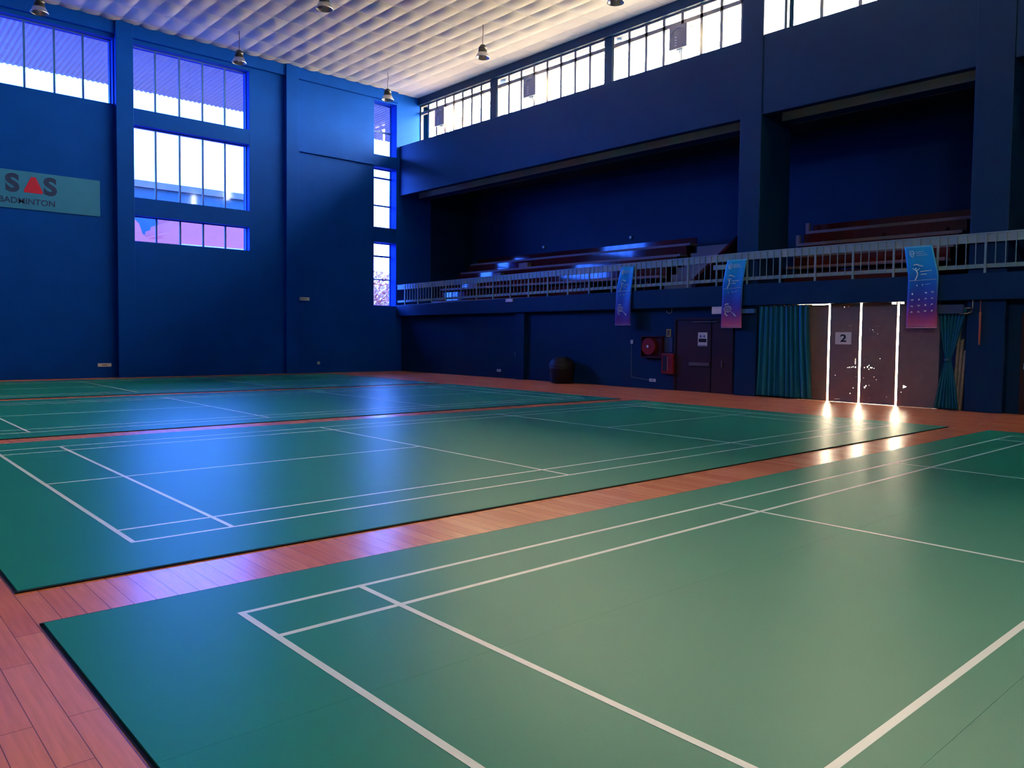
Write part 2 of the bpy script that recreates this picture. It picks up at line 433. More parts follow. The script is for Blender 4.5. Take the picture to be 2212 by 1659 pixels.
# ------------------------------------------------------------------ court mats
def court_mat(x_edge, x_court, label, nrolls=4):
    """x_edge: mat edge nearest the camera; x_court: outer edge of the near side line"""
    t = thing('badminton_court_mat', label, 'sports mat', (x_edge, 6.6, 0), 'green badminton court mats')
    W = 1.9*nrolls; L0, L1 = -7.45, 7.45; h = .014
    s = -1 if x_edge < -1 else 1
    ox = x_edge
    for k in range(nrolls):
        a, b = s*k*1.9, s*(k+1)*1.9; lo, hi = min(a, b), max(a, b)
        MB().box(lo+.0006, hi-.0006, L0, L1, .003, h).build('mat_roll', GREEN, t)
    lo, hi = (0, W) if s > 0 else (-W, 0)
    MB().box(lo-.016, hi+.016, L0-.016, L1+.016, .0005, .0035).box(lo-.016, lo-.0015, L0-.016, L1+.016, .0005, .011).box(hi+.0015, hi+.016, L0-.016, L1+.016, .0005, .011).build('edge_trim', RUBBER, t)
    ln = MB(); z0, z1 = h-.002, h+.0005; w_ = .04
    base = -6.6
    cx0, cx1 = (x_court-ox, x_court-ox+6.1) if s > 0 else (x_court-ox-6.1, x_court-ox)
    def R(a, b, c, d, up=0): ln.box(a, b, c+base, d+base, z0, z1+up)
    for a in (cx0, cx0+.46, cx1-.46-w_, cx1-w_): R(a, a+w_, 0, 13.4)
    for c in (0, .76, 4.68, 8.68, 12.60, 13.36): R(cx0+.0005, cx1-.0005, c+.0003, c+w_-.0003, .0006)
    m_ = (cx0+cx1)/2
    R(m_-.02, m_+.02, 0, 4.68); R(m_-.02, m_+.02, 8.72, 13.4)
    ln.build('court_lines', LINE, t)
    for dy, dx in ((-4.9, .4), (-4.4, .47)):
        pass
    return t
court_mat(-.53, 0.0, 'green court mat with white lines nearest the viewer, running out of the frame')
court_mat(-1.25, -2.0, 'green court mat with white lines between the two wider strips of bare floorboards')
court_mat(-9.45, -10.1, 'green court mat third away from the viewer, glossy blue from the windows')
court_mat(-17.65, -18.25, 'dark green court mat lying along the far blue wall')

# ------------------------------------------------------------------ pendant lamps
def pendant(loc, label):
    x, y = loc
    t = thing('pendant_lamp', label, 'lamp', (x, y, 11.38), 'high-bay lamps hanging from the tiled ceiling')
    MB().tube([(0, 0, ZC-11.38), (.01, .01, .9), (-.03, .02, .7), (0, 0, .44)], .011, 6).build('cord', BLACK, t, smooth=True)
    MB().lathe([(.02, .46), (.07, .45), (.11, .40), (.15, .34), (.14, .30), (.16, .20), (.17, .16)][::-1], n=20).build('lamp_housing', BLACK, t, smooth=False)
    MB().lathe([(.25, .0), (.255, .012), (.245, .03), (.20, .12), (.165, .18), (.10, .19), (.155, .17), (.19, .11), (.235, .02)], n=28, cap=False).build('lamp_shade', ALU, t, smooth=True)
    sh_o = t.children[-1] if t.children[-1].name.startswith('lamp_shade') else [c for c in t.children if c.name.startswith('lamp_shade')][0]
    MB().lathe([(.0, .06), (.05, .065), (.06, .10), (.04, .17)], n=14).build('bulb', WHITE, sh_o, smooth=True)
    return t
p0 = pendant((-24.25, 9.9), 'high-bay lamp hanging just right of the five-pane far windows')
for (x, y, lb) in ((-24.3, 16.15, 'high-bay lamp hanging in front of the narrow corner window'),
                   (-17.65, 15.85, 'high-bay lamp above the middle of the clerestory windows'),
                   (-17.75, 9.85, 'high-bay lamp cut by the frame top over the blue-grey middle of the ceiling'),
                   (-24.2, 3.68, 'high-bay lamp above the top left far windows, cut by the frame'),
                   (-11.35, 15.75, 'high-bay lamp at the frame top against the bright cream ceiling')):
    c = copy_tree(p0); c.location = (x, y, 11.38); c['label'] = lb

# ------------------------------------------------------------------ ventilation units at the clerestory
VENT = mat('unit_grey_front', (.30, .28, .28), .5, .4); VSIDE = mat('unit_cream_side', (.75, .74, .66), .5, .4)
def vent(x, label):
    t = thing('ventilation_unit', label, 'ventilation unit', (x, 18.7, 10.1), 'boxy ventilation units at the clerestory')
    w2 = .34
    MB().box(-w2, w2, .02, .42, .72, 1.44).build('housing', VSIDE, t, bevel=.01)
    holes = [[(-.10, .95+k), (-.02, .95+k), (-.02, 1.0+k-.015), (-.10, 1.0+k-.015)] for k in (0, .09, .17)]
    MB().box(-w2, w2, 0, .02, .72, 1.44).build('front_panel', VENT, t)
    MB().tube([(.02+.30*math.cos(a), -.01, 1.08+.28*math.sin(a)) for a in [PI*(.35+i*.06) for i in range(11)]], .014, 8).build('fan_ring', ALU, t, smooth=True)
    for k in range(4): MB().box(-.12, -.05, -.004, .004, .80+k*.085, .835+k*.085).build('vent_slot', WHITE, t)
    MB().box(-.05, -.02, .15, .18, 0, .72).box(.02, .05, .15, .18, 0, .72).box(-.12, .12, .1, .3, .70, .72).build('bracket', VSIDE, t)
    MB().tube([(w2, .2, .80), (w2+.28, .2, .80), (w2+.28, .2, 1.36), (w2, .2, 1.36)], .01, 6).build('handle_loop', VENT, t)
    return t
v0 = vent(-11.34, 'boxy grey ventilation unit before the clerestory panes nearest the tall blue column')
for x, lb in ((-18.35, 'boxy grey ventilation unit at the middle group of clerestory panes'),
              (-24.2, 'boxy grey ventilation unit at the clerestory panes nearest the room corner')):
    c = copy_tree(v0); c.location.x = x; c['label'] = lb

# ------------------------------------------------------------------ gallery railing
rl = thing('railing', 'long pale grey metal railing with thin balusters along the gallery edge', 'railing', (-8.21, YB+.08, 3.2))
X0r = -8.21
def Rz(x, v): return zb(x, v)-3.2
tr = MB(); br_ = MB()
tr.slope(XW-X0r+.02, .21, -.03, .03, Rz(XW, 3.90), Rz(XW, 4.09), 3.90-3.2, 4.09-3.2); tr.box(.21, 14, -.03, .03, .70, .89)
tr.slope(XW-X0r+.02, .21, -.045, .045, Rz(XW, 4.09), Rz(XW, 4.12), .89, .92); tr.box(.21, 14, -.045, .045, .89, .92)
br_.slope(XW-X0r+.02, .21, -.02, .02, Rz(XW, 3.315), Rz(XW, 3.41), .115, .21); br_.box(.21, 14, -.02, .02, .115, .21)
tr.build('top_rail', RAIL, rl); br_.build('bottom_rail', RAIL, rl)
pm = MB().box(-.024, .024, -.052, -.012, 0, .89).build('post', RAIL, rl)
bmz = MB().box(-.0095, .0095, -.048, -.030, .12, .89).build('baluster', RAIL, rl)
first = True; nb = 0; rest = MB()
for k in range(-17, 13):
    px = k*1.037
    dz = zb(X0r+px, 3.2)-3.2
    o = pm if first else pm.copy()
    if not first: COL.objects.link(o)
    o.location = (px, 0, dz)
    for j in range(1, 5):
        bx = px+j*1.037/5; dz2 = zb(X0r+bx, 3.2)-3.2
        if k >= -14 and k <= 10 and nb < 100 :
            q = bmz if nb == 0 else bmz.copy()
            if nb: COL.objects.link(q)
            q.location = (bx, 0, dz2); nb += 1
        else:
            rest.box(bx-.0095, bx+.0095, -.048, -.030, .12+dz2, .89+dz2)
    first = False
ro = rest.build('baluster_row', RAIL, rl); ro['kind'] = 'stuff'

# ------------------------------------------------------------------ bleachers
def bleacher(x0, x1, label, ends, blocks=()):
    t = thing('bleacher', label, 'bleacher', ((x0+x1)/2, 19.0, 2.97))
    cx = (x0+x1)/2; T = [(18.98, 3.13), (19.5, 3.72), (20.07, 4.12), (20.63, 4.53), (21.2, 4.96)]
    for k, (y, z) in enumerate(T):
        xa, xb = x0-cx, x1-cx
        if k > 2 and -9 < x0 < -7: xa -= .3
        if k == 0: xb = ends[0]-cx
        yy, zz = y-19.0, z-2.97
        MB().box(xa, xb, yy, yy+.42, zz-.04, zz+.05).build('seat_edge', EDGE, t, bevel=.006)
        nz = (T[k+1][1]-2.97 if k < 4 else zz+.34)-.06
        if k == 0: nz = zz+.45
        MB().box(xa+.03, xb-.03, yy+.40, yy+.44, zz+.05, nz).build('riser_board', BENCH, t)
        if k in ends[1]:
            MB().box(xa, xa+.11, yy-.01, yy+.1, zz+.05, zz+.30).build('end_post', EDGE, t)
    # carrying stringers
    for xs in (x0+.4, (x0+x1)/2, x1-.5):
        MB().prism([(0.1, 0), (3.1, 0), (3.1, 2.1), (2.3, 2.0), (1.75, 1.5), (1.15, 1.1), (.6, .7), (.1, .1)], 0, xs-cx-.04, xs-cx+.04).build('stringer', DKRED, t)
    return t
bleacher(-25.15, -12.55, 'long red-brown bleacher with pale edges nearest the room corner, blue glare on it', (-15.7, ()))
bleacher(-7.86, -3.4, 'short red-brown bleacher above the doors with pale upright ends', (-3.6, (3, 4)))
bleacher(-.4, 3.6, 'red-brown bleacher beyond the wide column at the frame edge', (3.4, ()))
# aisle stair beside the first bleacher
stt = MB()
for k in range(7): stt.box(-12.3, -10.9, 19.1+k*.36, 22.3, 2.97+k*.27, 2.97+(k+1)*.27)
tag(stt.build('aisle_stair', CONC), 'slate blue-grey gallery steps beside the long bleacher', 'stairs')
tag(MB().prism([(19.0, 2.97), (22.3, 2.97), (22.3, 5.3), (21.6, 5.2), (19.0, 3.5)], 0, -10.85, -10.7).build('stair_panel', DKRED),
    'dark red sloping side panel between the gallery steps and tall column', 'panel')
# small white boxes on the long bleacher
for (x, y, z, lb) in ((-23.0, 19.62, 3.77, 'pale box on a low bleacher seat near the room corner'), (-22.0, 20.2, 4.17, 'pale box on the bleacher seat one row up from the lowest box'),
                      (-20.9, 20.75, 4.58, 'small dim box on the upper bleacher seat above the other pale boxes')):
    tag(MB().box(x-.28, x+.28, y, y+.22, z+.003, z+.2).build('storage_box', EDGE, bevel=.01), lb, 'box', 'pale boxes on the bleacher seats')
for (x, z, lb) in ((-21.35, 5.62, 'tiny pale round wall fixture above the middle of the long bleacher'), (-16.3, 5.62, 'tiny pale round wall fixture above the blue-lit end of the bleacher')):
    tag(MB().lathe([(.0, 0), (.06, 0), (.06, .05), (.0, .06)], (x, 22.33, z), 12, 'y').build('wall_fixture', WHITE), lb, 'wall fixture', 'round fixtures on gallery back wall')

# ------------------------------------------------------------------ hanging banners
def grad_mat(name, stops, hard=None):
    m = bpy.data.materials.new(name); m.use_nodes = True; t = m.node_tree; b = t.nodes['Principled BSDF']
    co = N(t, 'ShaderNodeTexCoord'); s_ = N(t, 'ShaderNodeSeparateXYZ'); t.links.new(co.outputs['Object'], s_.inputs[0])
    no = N(t, 'ShaderNodeTexNoise'); no.inputs['Scale'].default_value = 2.2; t.links.new(co.outputs['Object'], no.inputs['Vector'])
    ad = N(t, 'ShaderNodeMath', operation='MULTIPLY_ADD'); ad.inputs[1].default_value = .25
    t.links.new(no.outputs['Fac'], ad.inputs[0]); t.links.new(s_.outputs['Z'], ad.inputs[2])
    mrn = N(t, 'ShaderNodeMapRange'); mrn.inputs['From Min'].default_value = 0.1; mrn.inputs['From Max'].default_value = 2.1
    t.links.new(ad.outputs[0], mrn.inputs['Value'])
    cr = N(t, 'ShaderNodeValToRGB'); el = cr.color_ramp.elements
    el[0].position, el[0].color = stops[0][0], (*stops[0][1], 1); el[1].position, el[1].color = stops[-1][0], (*stops[-1][1], 1)
    for p, c in stops[1:-1]:
        e = el.new(p); e.color = (*c, 1)
    t.links.new(mrn.outputs[0], cr.inputs[0]); t.links.new(cr.outputs[0], b.inputs['Base Color'])
    b.inputs['Roughness'].default_value = .35
    return m
BAN = grad_mat('banner_print', [(0, (.62, .22, .36)), (.06, (.55, .10, .24)), (.2, (.22, .05, .28)), (.33, (.06, .05, .40)), (.5, (.01, .11, .52)), (.75, (.005, .30, .75)), (1, (.005, .38, .70))])
BAN2 = grad_mat('banner_print_dark', [(0, (.40, .16, .45)), (.05, (.16, .04, .26)), (.2, (.06, .04, .36)), (.4, (.03, .07, .45)), (.7, (.005, .25, .75)), (1, (.005, .35, .70))])
PRINT = mat('pale_print', (.90, .92, .95), .5, .3)
def banner(label, xa, xb, xa2, xb2, ztop, zbend, zbot, m, kind, yt=YB+.012, ym=YB-.03, yl=YB-.05):
    cx = (xa2+xb2)/2
    t = thing('hanging_banner', label, 'banner', (cx, YB-.1, zbot), 'sports banners hanging from the gallery railing')
    def P(u_, v):     # u 0..1 across, v 0 top .. 1 bottom -> local point
        H = ztop-zbot; z = H*(1-v); vb = (ztop-zbend)/H
        k = min(1, v/vb); a = xa+(xa2-xa)*k; b = xb+(xb2-xb)*k
        y = yt+(ym-yt)*k + (yl-ym)*max(0, (v-vb)/(1-vb))
        y += -.012*math.sin(u_*PI*2.2+v*2)-.008*math.sin(v*9+u_*2)
        return Vector((a+(b-a)*u_-cx, y-(YB-.1), z))
    me = MB(); nu, nv = 12, 40
    for side in (0, 1):
        for j in range(nv+1):
            for i in range(nu+1):
                p = P(i/nu, j/nv); me.v.append((p.x, p.y+.004*side, p.z))
    S = (nu+1)*(nv+1)
    for j in range(nv):
        for i in range(nu):
            k = j*(nu+1)+i; me.f.append((k, k+1, k+nu+2, k+nu+1)); me.f.append((S+k, S+k+nu+1, S+k+nu+2, S+k+1))
    ring = [i for i in range(nu+1)]+[j*(nu+1)+nu for j in range(1, nv+1)]+[nv*(nu+1)+i for i in range(nu-1, -1, -1)]+[j*(nu+1) for j in range(nv-1, 0, -1)]
    for a, b in zip(ring, ring[1:]+ring[:1]): me.f.append((a, a+S, b+S, b))
    cloth_o = me.build('banner_cloth', m, t, smooth=True)
    MB().tube([P(0, 1), P(.5, 1), P(1, 1)], .012, 6).build('bottom_bar', mat('banner_hem', (.55, .35, .5), .5, .3), t)
    # printed emblem, strokes that follow the cloth
    def stroke(mb, pts, r_):
        q = []
        for (a, b) in pts:
            p = P(a, b); p.y -= .004; q.append(p)
        mb.tube(q, r_, 5)
    pr = MB()
    # shield emblem and two lines of text marks at top
    stroke(pr, [(.18, .06), (.30, .06), (.33, .09), (.29, .125), (.24, .135), (.19, .115), (.17, .085), (.18, .06)], .008)
    stroke(pr, [(.22, .08), (.25, .11), (.30, .075)], .007)
    for j, ln_ in enumerate((.66, .74, .78)): stroke(pr, [(.38, .075+j*.022), (ln_, .07+j*.022)], .005)
    # leaping figure
    stroke(pr, [(.20, .27), (.27, .295), (.33, .30), (.42, .275)], .009)
    stroke(pr, [(.30, .30), (.33, .34), (.29, .38), (.24, .42)], .012)
    stroke(pr, [(.24, .235), (.34, .225), (.42, .24), (.54, .25)], .012)
    hp = P(.30, .275); hp.y -= .004; pr.lathe([(0, -.004), (.02, 0), (0, .004)], hp, 10, 'y', cap=False)
    stroke(pr, [(.42, .315), (.80, .305)], .008); stroke(pr, [(.42, .35), (.62, .345)], .008)
    stroke(pr, [(.05, .425), (.93, .415)], .004)
    stroke(pr, [(.30, .475), (.31, .492)], .012); stroke(pr, [(.47, .468), (.49, .488)], .01); stroke(pr, [(.56, .475), (.74, .465)], .004)
    pr.build('printed_emblem', PRINT, cloth_o)
    if kind == 'racket':
        rk = MB(); c = (.30, .725)
        el_ = [(c[0]+.16*math.cos(a), c[1]+.046*math.sin(a)) for a in [2*PI*i/20 for i in range(21)]]
        stroke(rk, el_, .007)
        for d_ in (-.09, -.03, .03, .09):
            s_ = math.sqrt(1-(d_/.16)**2)*.046; stroke(rk, [(c[0]+d_, c[1]-s_), (c[0]+d_*.6, c[1]+s_)], .003)
        for d_ in (-.025, 0, .025):
            s_ = math.sqrt(1-(d_/.046)**2)*.16; stroke(rk, [(c[0]-s_, c[1]+d_), (c[0]+s_, c[1]+d_)], .003)
        stroke(rk, [(.43, .758), (.60, .80)], .006); stroke(rk, [(.60, .80), (.72, .835)], .018)
        stroke(rk, [(.16, .67), (.22, .65), (.33, .65)], .014); stroke(rk, [(.18, .775), (.22, .81), (.30, .825)], .014)
        rk.build('racket_emblem', PRINT, cloth_o)
    else:
        ic = MB()
        for j in range(4):
            for i in range(4):
                a, b = .17+.22*i, .585+j*.075-.006*i
                if (i, j) == (1, 0): continue
                k = (i*7+j*5) % 4
                if k == 0: stroke(ic, [(a, b-.008), (a, b+.012)], .018)
                elif k == 1: stroke(ic, [(a-.04, b-.006), (a, b+.008), (a+.04, b-.008)], .012)
                elif k == 2: stroke(ic, [(a-.035, b), (a+.03, b+.006)], .016)
                else: stroke(ic, [(a-.03, b+.008), (a, b-.008), (a+.03, b+.004)], .012)
        ic.build('sport_icons', PRINT, cloth_o)
    return t
banner('narrow blue and violet banner with racket emblem hanging farthest along the railing', -12.95, -12.38, -13.12, -12.46, 3.96, 3.19, 2.05, BAN2, 'racket')
banner('blue banner with pink foot and racket emblem, hanging beside the tall column', -8.86, -8.2, -8.98, -8.30, 3.92, 3.2, 1.96, BAN, 'racket')
banner('blue banner fading to pink with rows of small white icons, beside the doors', -3.80, -3.14, -3.67, -2.96, 3.92, 3.2, 1.95, BAN, 'icons')

# flat wall banner with letters on the far wall
sg = thing('wall_banner', 'long pale banner with dark letters and a red triangle on far blue wall', 'banner', (XW+.02, 3.0, 5.65))
sgc = MB().box(0, .02, -3.2, 2.86, 0, 1.24).build('banner_cloth', mat('banner_in_dim_blue', (.015, .19, .46), .6, .3), sg)  # white cloth, its dim blue lighting put into the base colour
LET = mat('navy_print', (.01, .035, .14), .6, .3); REDP = mat('crimson_print', (.45, .01, .06), .6, .3)
RX = (PI/2, 0, PI/2)
text_mesh('lettering', 'S', .78, LET, sgc, (.022, .08, .56), RX, 1.05, .035)
text_mesh('lettering', 'S', .78, LET, sgc, (.022, 1.16, .56), RX, 1.05, .035)
text_mesh('lettering', 'U', .78, LET, sgc, (.022, -.64, .56), RX, 1.05, .035)
tp = MB().prism([(.60, .55), (1.12, .55), (1.13, .62), (.93, 1.08), (.80, 1.08), (.59, .62)], 0, .0205, .026)
o_ = tp.build('triangle_emblem', REDP, sgc); o_['label'] = 'red rounded triangle'
text_mesh('lettering', 'R BADMINTON', .27, LET, sgc, (.022, -.36, .17), RX, 1.0, .004)

# ------------------------------------------------------------------ doors
def leaf(n, x0, x1, z0, z1, holes, tilt=0):
    o = sheet_holes('door_%d' % n, [(x0, z0), (x1, z0), (x1+tilt, z1), (x0+tilt, z1)], holes, 18.27, .03, STEEL)
    return struct(o)
def hole(x, z, r_=.006, n=5):
    return [(x+r_*math.cos(2*PI*i/n+.3), z+r_*1.2*math.sin(2*PI*i/n+.3)) for i in range(n)]
def rect(a, b, c, d): return [(a, c), (b, c), (b, d), (a, d)]
dB = leaf(1, -6.8, -5.835, .001, 2.565, [hole(-6.27, .98), hole(-6.08, .98), hole(-6.2, 1.62)])
hb = [hole(x, z, r_) for x, z, r_ in ((-5.5, 2.03, .005), (-5.38, 2.0, .005), (-5.28, 2.01, .006), (-5.2, 2.01, .007), (-5.12, .94, .014), (-5.06, .93, .02), (-5.165, .925, .012),
                                      (-5.22, .92, .016), (-5.27, .91, .010), (-5.10, .39, .013), (-5.18, .24, .012), (-5.6, .7, .009), (-5.03, .69, .007), (-5.4, 2.5, .012), (-5.28, 2.51, .007))]
hb.append(rect(-5.07, -5.055, 1.0, 1.16)); hb += [hole(-5.6+k*.035, .075, .006) for k in range(5)]
dC_holes = [hole(x, z, r_) for x, z, r_ in ((-4.82, .93, .014), (-4.74, .95, .020), (-4.70, .99, .013), (-4.70, .89, .013), (-4.62, .93, .014), (-4.57, .92, .010), (-4.66, .935, .016),
                                            (-4.80, .42, .022), (-4.765, .46, .018), (-4.68, .48, .006), (-4.5, .63, .008), (-4.56, .70, .006), (-4.83, .66, .007), (-4.42, 1.17, .009),
                                            (-4.7, 1.92, .005), (-4.63, 1.90, .009), (-4.6, 1.85, .007), (-4.5, 1.80, .008), (-4.47, 2.0, .005), (-4.55, 1.98, .005), (-4.2, 2.0, .005), (-4.68, .15, .007), (-4.23, .21, .006), (-4.15, 2.0, .003), (-4.82, 1.12, .008))]
dD_holes = [[(-3.83, .45), (-3.74, .49), (-3.83, .53)], hole(-3.87, .35, .009)]
leaf(2, -5.775, -4.98, .002, 2.625, hb); leaf(3, -4.92, -4.03, .003, 2.625, dC_holes+[rect(-4.17, -4.05, 2.545, 2.59)])
leaf(4, -3.97, -3.0, .001, 2.625, dD_holes+[rect(-3.955, -3.86, 2.545, 2.59)])
# notice with the number 2
nt2 = thing('paper_notice', 'white paper sheet with black number 2 taped to dark steel door', 'notice', (-5.40, 18.25, 1.52))
nt3 = MB().box(-.22, .22, -.002, 0, 0, .32).build('sheet', PAPER, nt2)
text_mesh('number', '2', .27, INK, nt3, (-.085, -.003, .07), (PI/2, 0, 0), 1.25, .006)

# double door under the gallery
d5 = struct(MB().box(-10.83, -9.54, 18.25, 18.3, 0.003, 2.2).box(-9.50, -8.77, 18.25, 18.3, .003, 2.2).box(-10.9,-10.83,18.22,18.3,0,2.27).box(-10.83,-8.7,18.22,18.3,2.2,2.27).build('door_5', BROWN, bevel=.004))
MB().box(-10.3, -9.56, 18.19, 18.25, .80, .90).build('push_bar', mat('dull_bar', (.14, .11, .11), .35, .5), d5)
MB().box(-9.15, -9.11, 18.22, 18.25, .78, .98).build('door_handle', mat('dull_bar', (.14, .11, .11)), d5)
MB().box(-10.2, -9.3, 18.20, 18.25, 2.12, 2.15).build('door_closer', mat('dull_bar', (.14, .11, .11)), d5)
ps = thing('poster', 'small pale notice sheet with two icons on dark brown door', 'poster', (-9.84, 18.25, 1.40))
psh = MB().box(-.17, .17, -.004, 0, 0, .42).build('sheet', PAPER, ps)
MB().box(-.14, .14, -.007, -.004, .12, .23).build('printed_panel', INK, psh)
MB().box(-.17, .17, -.007, -.004, 0.012, .03).lathe([(.0, -.007), (.035, -.006), (.035, -.004)], (-.07, 0, .30), 10, 'y').lathe([(.0, -.007), (.035, -.006), (.035, -.004)], (.06, 0, .30), 10, 'y').build('printed_icons', mat('blue_ink', (.03, .08, .25)), psh)
# dark door at the frame edge
d6 = struct(MB().box(-1.28, .18, 18.31, 18.35, .003, 2.3).build('door_6', BROWN))
MB().box(-1.20, -1.12, 18.27, 18.31, 1.02, 1.16).build('door_handle', WHITE, d6)

# ------------------------------------------------------------------ curtains
def cloth(t, name, rows, m, y, npl=11, amp=.05, thick=.008):
    """rows: (z, xleft, xright, depth)"""
    me = MB(); nu = npl*8
    for side in (0, 1):
        for (z, a, b, d_) in rows:
            for i in range(nu+1):
                u_ = i/nu; ph = u_*npl*2*PI+.7*math.sin(u_*9)+.25*math.sin(z*1.7+u_*5)
                yy = y+d_*(math.sin(ph)+.3*math.sin(2.3*ph+1))+thick*side
                me.v.append((a+(b-a)*(u_+.008*math.sin(ph*1.0+z)), yy, z))
    nr = len(rows); S = nr*(nu+1)
    for j in range(nr-1):
        for i in range(nu):
            k = j*(nu+1)+i; me.f.append((k, k+1, k+nu+2, k+nu+1)); me.f.append((S+k, S+k+nu+1, S+k+nu+2, S+k+1))
    for j in range(nr-1):
        for e in (0, nu):
            k = j*(nu+1)+e; me.f.append((k, k+nu+1, S+k+nu+1, S+k))
    for e in (0, nr-1):
        for i in range(nu):
            k = e*(nu+1)+i; me.f.append((k, k+1, S+k+1, S+k))
    return me.build(name, m, t, smooth=True)
c1 = thing('curtain', 'full-length teal satin curtain hanging between column and steel doors', 'curtain', (-7.08, 18.14, 0))
cloth(c1, 'curtain_cloth', [(2.58-.0508*k, -.78-.06*(k/50)**1.5, .72+.16*(k/50)**1.6, .055+.02*k/50) for k in range(51)], CURT, .0, 10)
MB().tube([(-.86, .0, 2.57), (.85, .0, 2.57)], .014, 8).build('curtain_rod', ALU, c1)
c2 = thing('curtain', 'teal curtain gathered and tied at its waist in front of stone-coloured sheets', 'curtain', (-2.74, 18.13, 0))
rows = []
for k in range(51):
    z = 2.40-2.37*k/50
    tw = abs(z-1.2)
    wd = .055+ (min(1, tw/1.2)**.85)*.22*(1.0 if z > 1.2 else 1.05)
    off = .10*max(0, (z-1.2)/1.2)*(1) - .03*max(0, (1.2-z)/1.2)
    rows.append((z, -wd+off*.2-.02, wd+off, .012+.028*min(1, tw)))
cloth(c2, 'curtain_cloth', rows, CURT, 0, 7)
MB().lathe([(.062, 1.16), (.07, 1.175), (.07, 1.215), (.062, 1.23)], (-.02, 0, 0), 16, cap=False).build('tieback', mat('tieback_cloth', (.02, .12, .2), .5), c2)
MB().tube([(-.3, .0, 2.41), (.45, .0, 2.41)], .012, 8).build('curtain_rod', ALU, c2)

# blue pelmet boxes and white light under the gallery
tag(MB().box(-9.0, -7.93, 18.0, 18.12, 2.37, 2.49).build('pelmet_box', mat('blue_box', (.05, .17, .33), .5)), 'blue box mounted under the gallery behind the pink-footed banner', 'box')
tag(MB().box(-9.36, -9.02, 18.0, 18.13, 2.36, 2.58).build('emergency_light', WHITE, bevel=.01), 'white emergency light box at the pelmet beside the pink-footed banner', 'light')
tag(MB().box(-3.2, -2.4, 18.0, 18.03, 2.28, 2.49).build('pelmet_board', mat('dull_board', (.03, .06, .12), .6)), 'dark board over the tied curtain below the gallery edge', 'board')
tag(MB().box(-18.75, -18.35, 17.95, 18.0, zb(-18.5, 3.2)-.14, zb(-18.5, 3.2)-.02).build('emergency_light', WHITE, bevel=.008), 'small white light box on the gallery edge below the long bleacher', 'light')
# board tied to the railing
tag(MB().box(-9.35, -8.72, 18.014, 18.027, 3.66, 3.80).build('rail_board', RAIL), 'small pale board fixed across the railing beside the pink-footed banner', 'board')

# ------------------------------------------------------------------ fire equipment and fittings under the gallery
hr = thing('fire_hose_reel', 'round red fire hose reel in a dark open box on blue wall', 'hose reel', (-11.76, 18.3, 1.0))
MB().box(-.42, .42, -.03, -.001, 0, .70).box(-.42, -.39, -.16, -.03, 0, .7).box(.39, .42, -.16, -.03, 0, .7).box(-.39, .39, -.16, -.03, 0, .03).box(-.39, .39, -.16, -.03, .67, .7).build('cabinet_box', DKRED, hr)
MB().lathe([(.0, -.19), (.05, -.19), (.06, -.17), (.26, -.17), (.275, -.16), (.275, -.05), (.0, -.05)], (-.1, 0, .36), 36, 'y').build('reel_disc', RED, hr, smooth=False)
reel_o = bpy.data.objects['reel_disc']
MB().lathe([(.0, -.205), (.045, -.20), (.05, -.185), (.0, -.18)], (-.1, 0, .36), 18, 'y').build('hub', WHITE, reel_o)
ex = thing('fire_extinguisher_cabinet', 'small upright red cabinet with a dark glass slot beside the hose reel', 'cabinet', (-11.08, 18.3, .50))
MB().box(-.24, .24, -.18, 0, 0, .66).build('cabinet_body', RED, ex, bevel=.03)
MB().box(-.15, -.02, -.186, -.18, .10, .58).build('window_slot', BLACK, ex)
MB().box(.02, .035, -.19, -.18, .12, .56).build('door_seam', mat('pale_seam', (.5, .3, .3)), ex)
bp = tag(MB().box(-11.3, -11.0, 18.27, 18.3, 1.19, 1.66).build('wall_panel', mat('slate_panel', (.03, .06, .17), .5)), 'plain slate blue panel above the red cabinet', 'panel')
ys = thing('safety_sign', 'small yellow framed sign above the slate blue panel', 'sign', (-11.17, 18.3, 1.68))
MB().box(-.09, .09, -.012, 0, 0, .24).build('sign_plate', YEL, ys)
MB().box(-.065, .065, -.015, -.012, .03, .21).build('sign_face', mat('sign_dark', (.12, .08, .03)), ys)
def sock(x, y, z, sx, sz, label, ax=1, name='power_socket', cat='power socket'):
    t = thing(name, label, cat, (x, y, z))
    if ax == 1: MB().box(-sx, sx, -.02, 0, -sz, sz).build('face_plate', WHITE, t, bevel=.004); MB().box(-sx*.4, sx*.4, -.026, -.02, -sz*.4, sz*.4).build('socket_insert', mat('grey_insert', (.35, .35, .36)), t)
    else: MB().box(0, .02, -sx, sx, -sz, sz).build('face_plate', WHITE, t, bevel=.004); MB().box(.02, .026, -sx*.4, sx*.4, -sz*.4, sz*.4).build('socket_insert', mat('grey_insert', (.35, .35, .36)), t)
sock(-11.78, 18.3, .27, .13, .05, 'pale double socket low on the wall under the hose reel')
sock(-12.68, 18.3, 1.50, .05, .06, 'small pale switch high on the wall at the top of the thin cable', name='wall_switch', cat='switch')
sock(-19.5, 18.3, .29, .12, .05, 'pale socket low on the dark wall under the long bleacher')
sock(-18.5, 18.3, .98, .05, .08, 'pale upright switch beside the dark pier under the gallery', name='wall_switch', cat='switch')
sock(XW, 5.95, .45, .22, .06, 'pale socket strip low on the far wall below the lettered banner', 0)
sock(XW+.04, 14.15, .42, .06, .06, 'tiny pale socket low on the far wall between pilaster and corner', 0)
sock(XW+.06, 13.5, 3.1, .22, .07, 'pale narrow wall lamp at mid height beside the second pilaster', 0, 'wall_lamp', 'lamp')
tag(MB().tube([(-12.68, 18.285, 1.44), (-12.68, 18.285, .36), (-12.66, 18.285, .34), (-11.92, 18.285, .27)], .006, 6).build('cable', mat('grey_cable', (.3, .3, .34))), 'thin grey cable running down the wall to the double socket', 'cable')
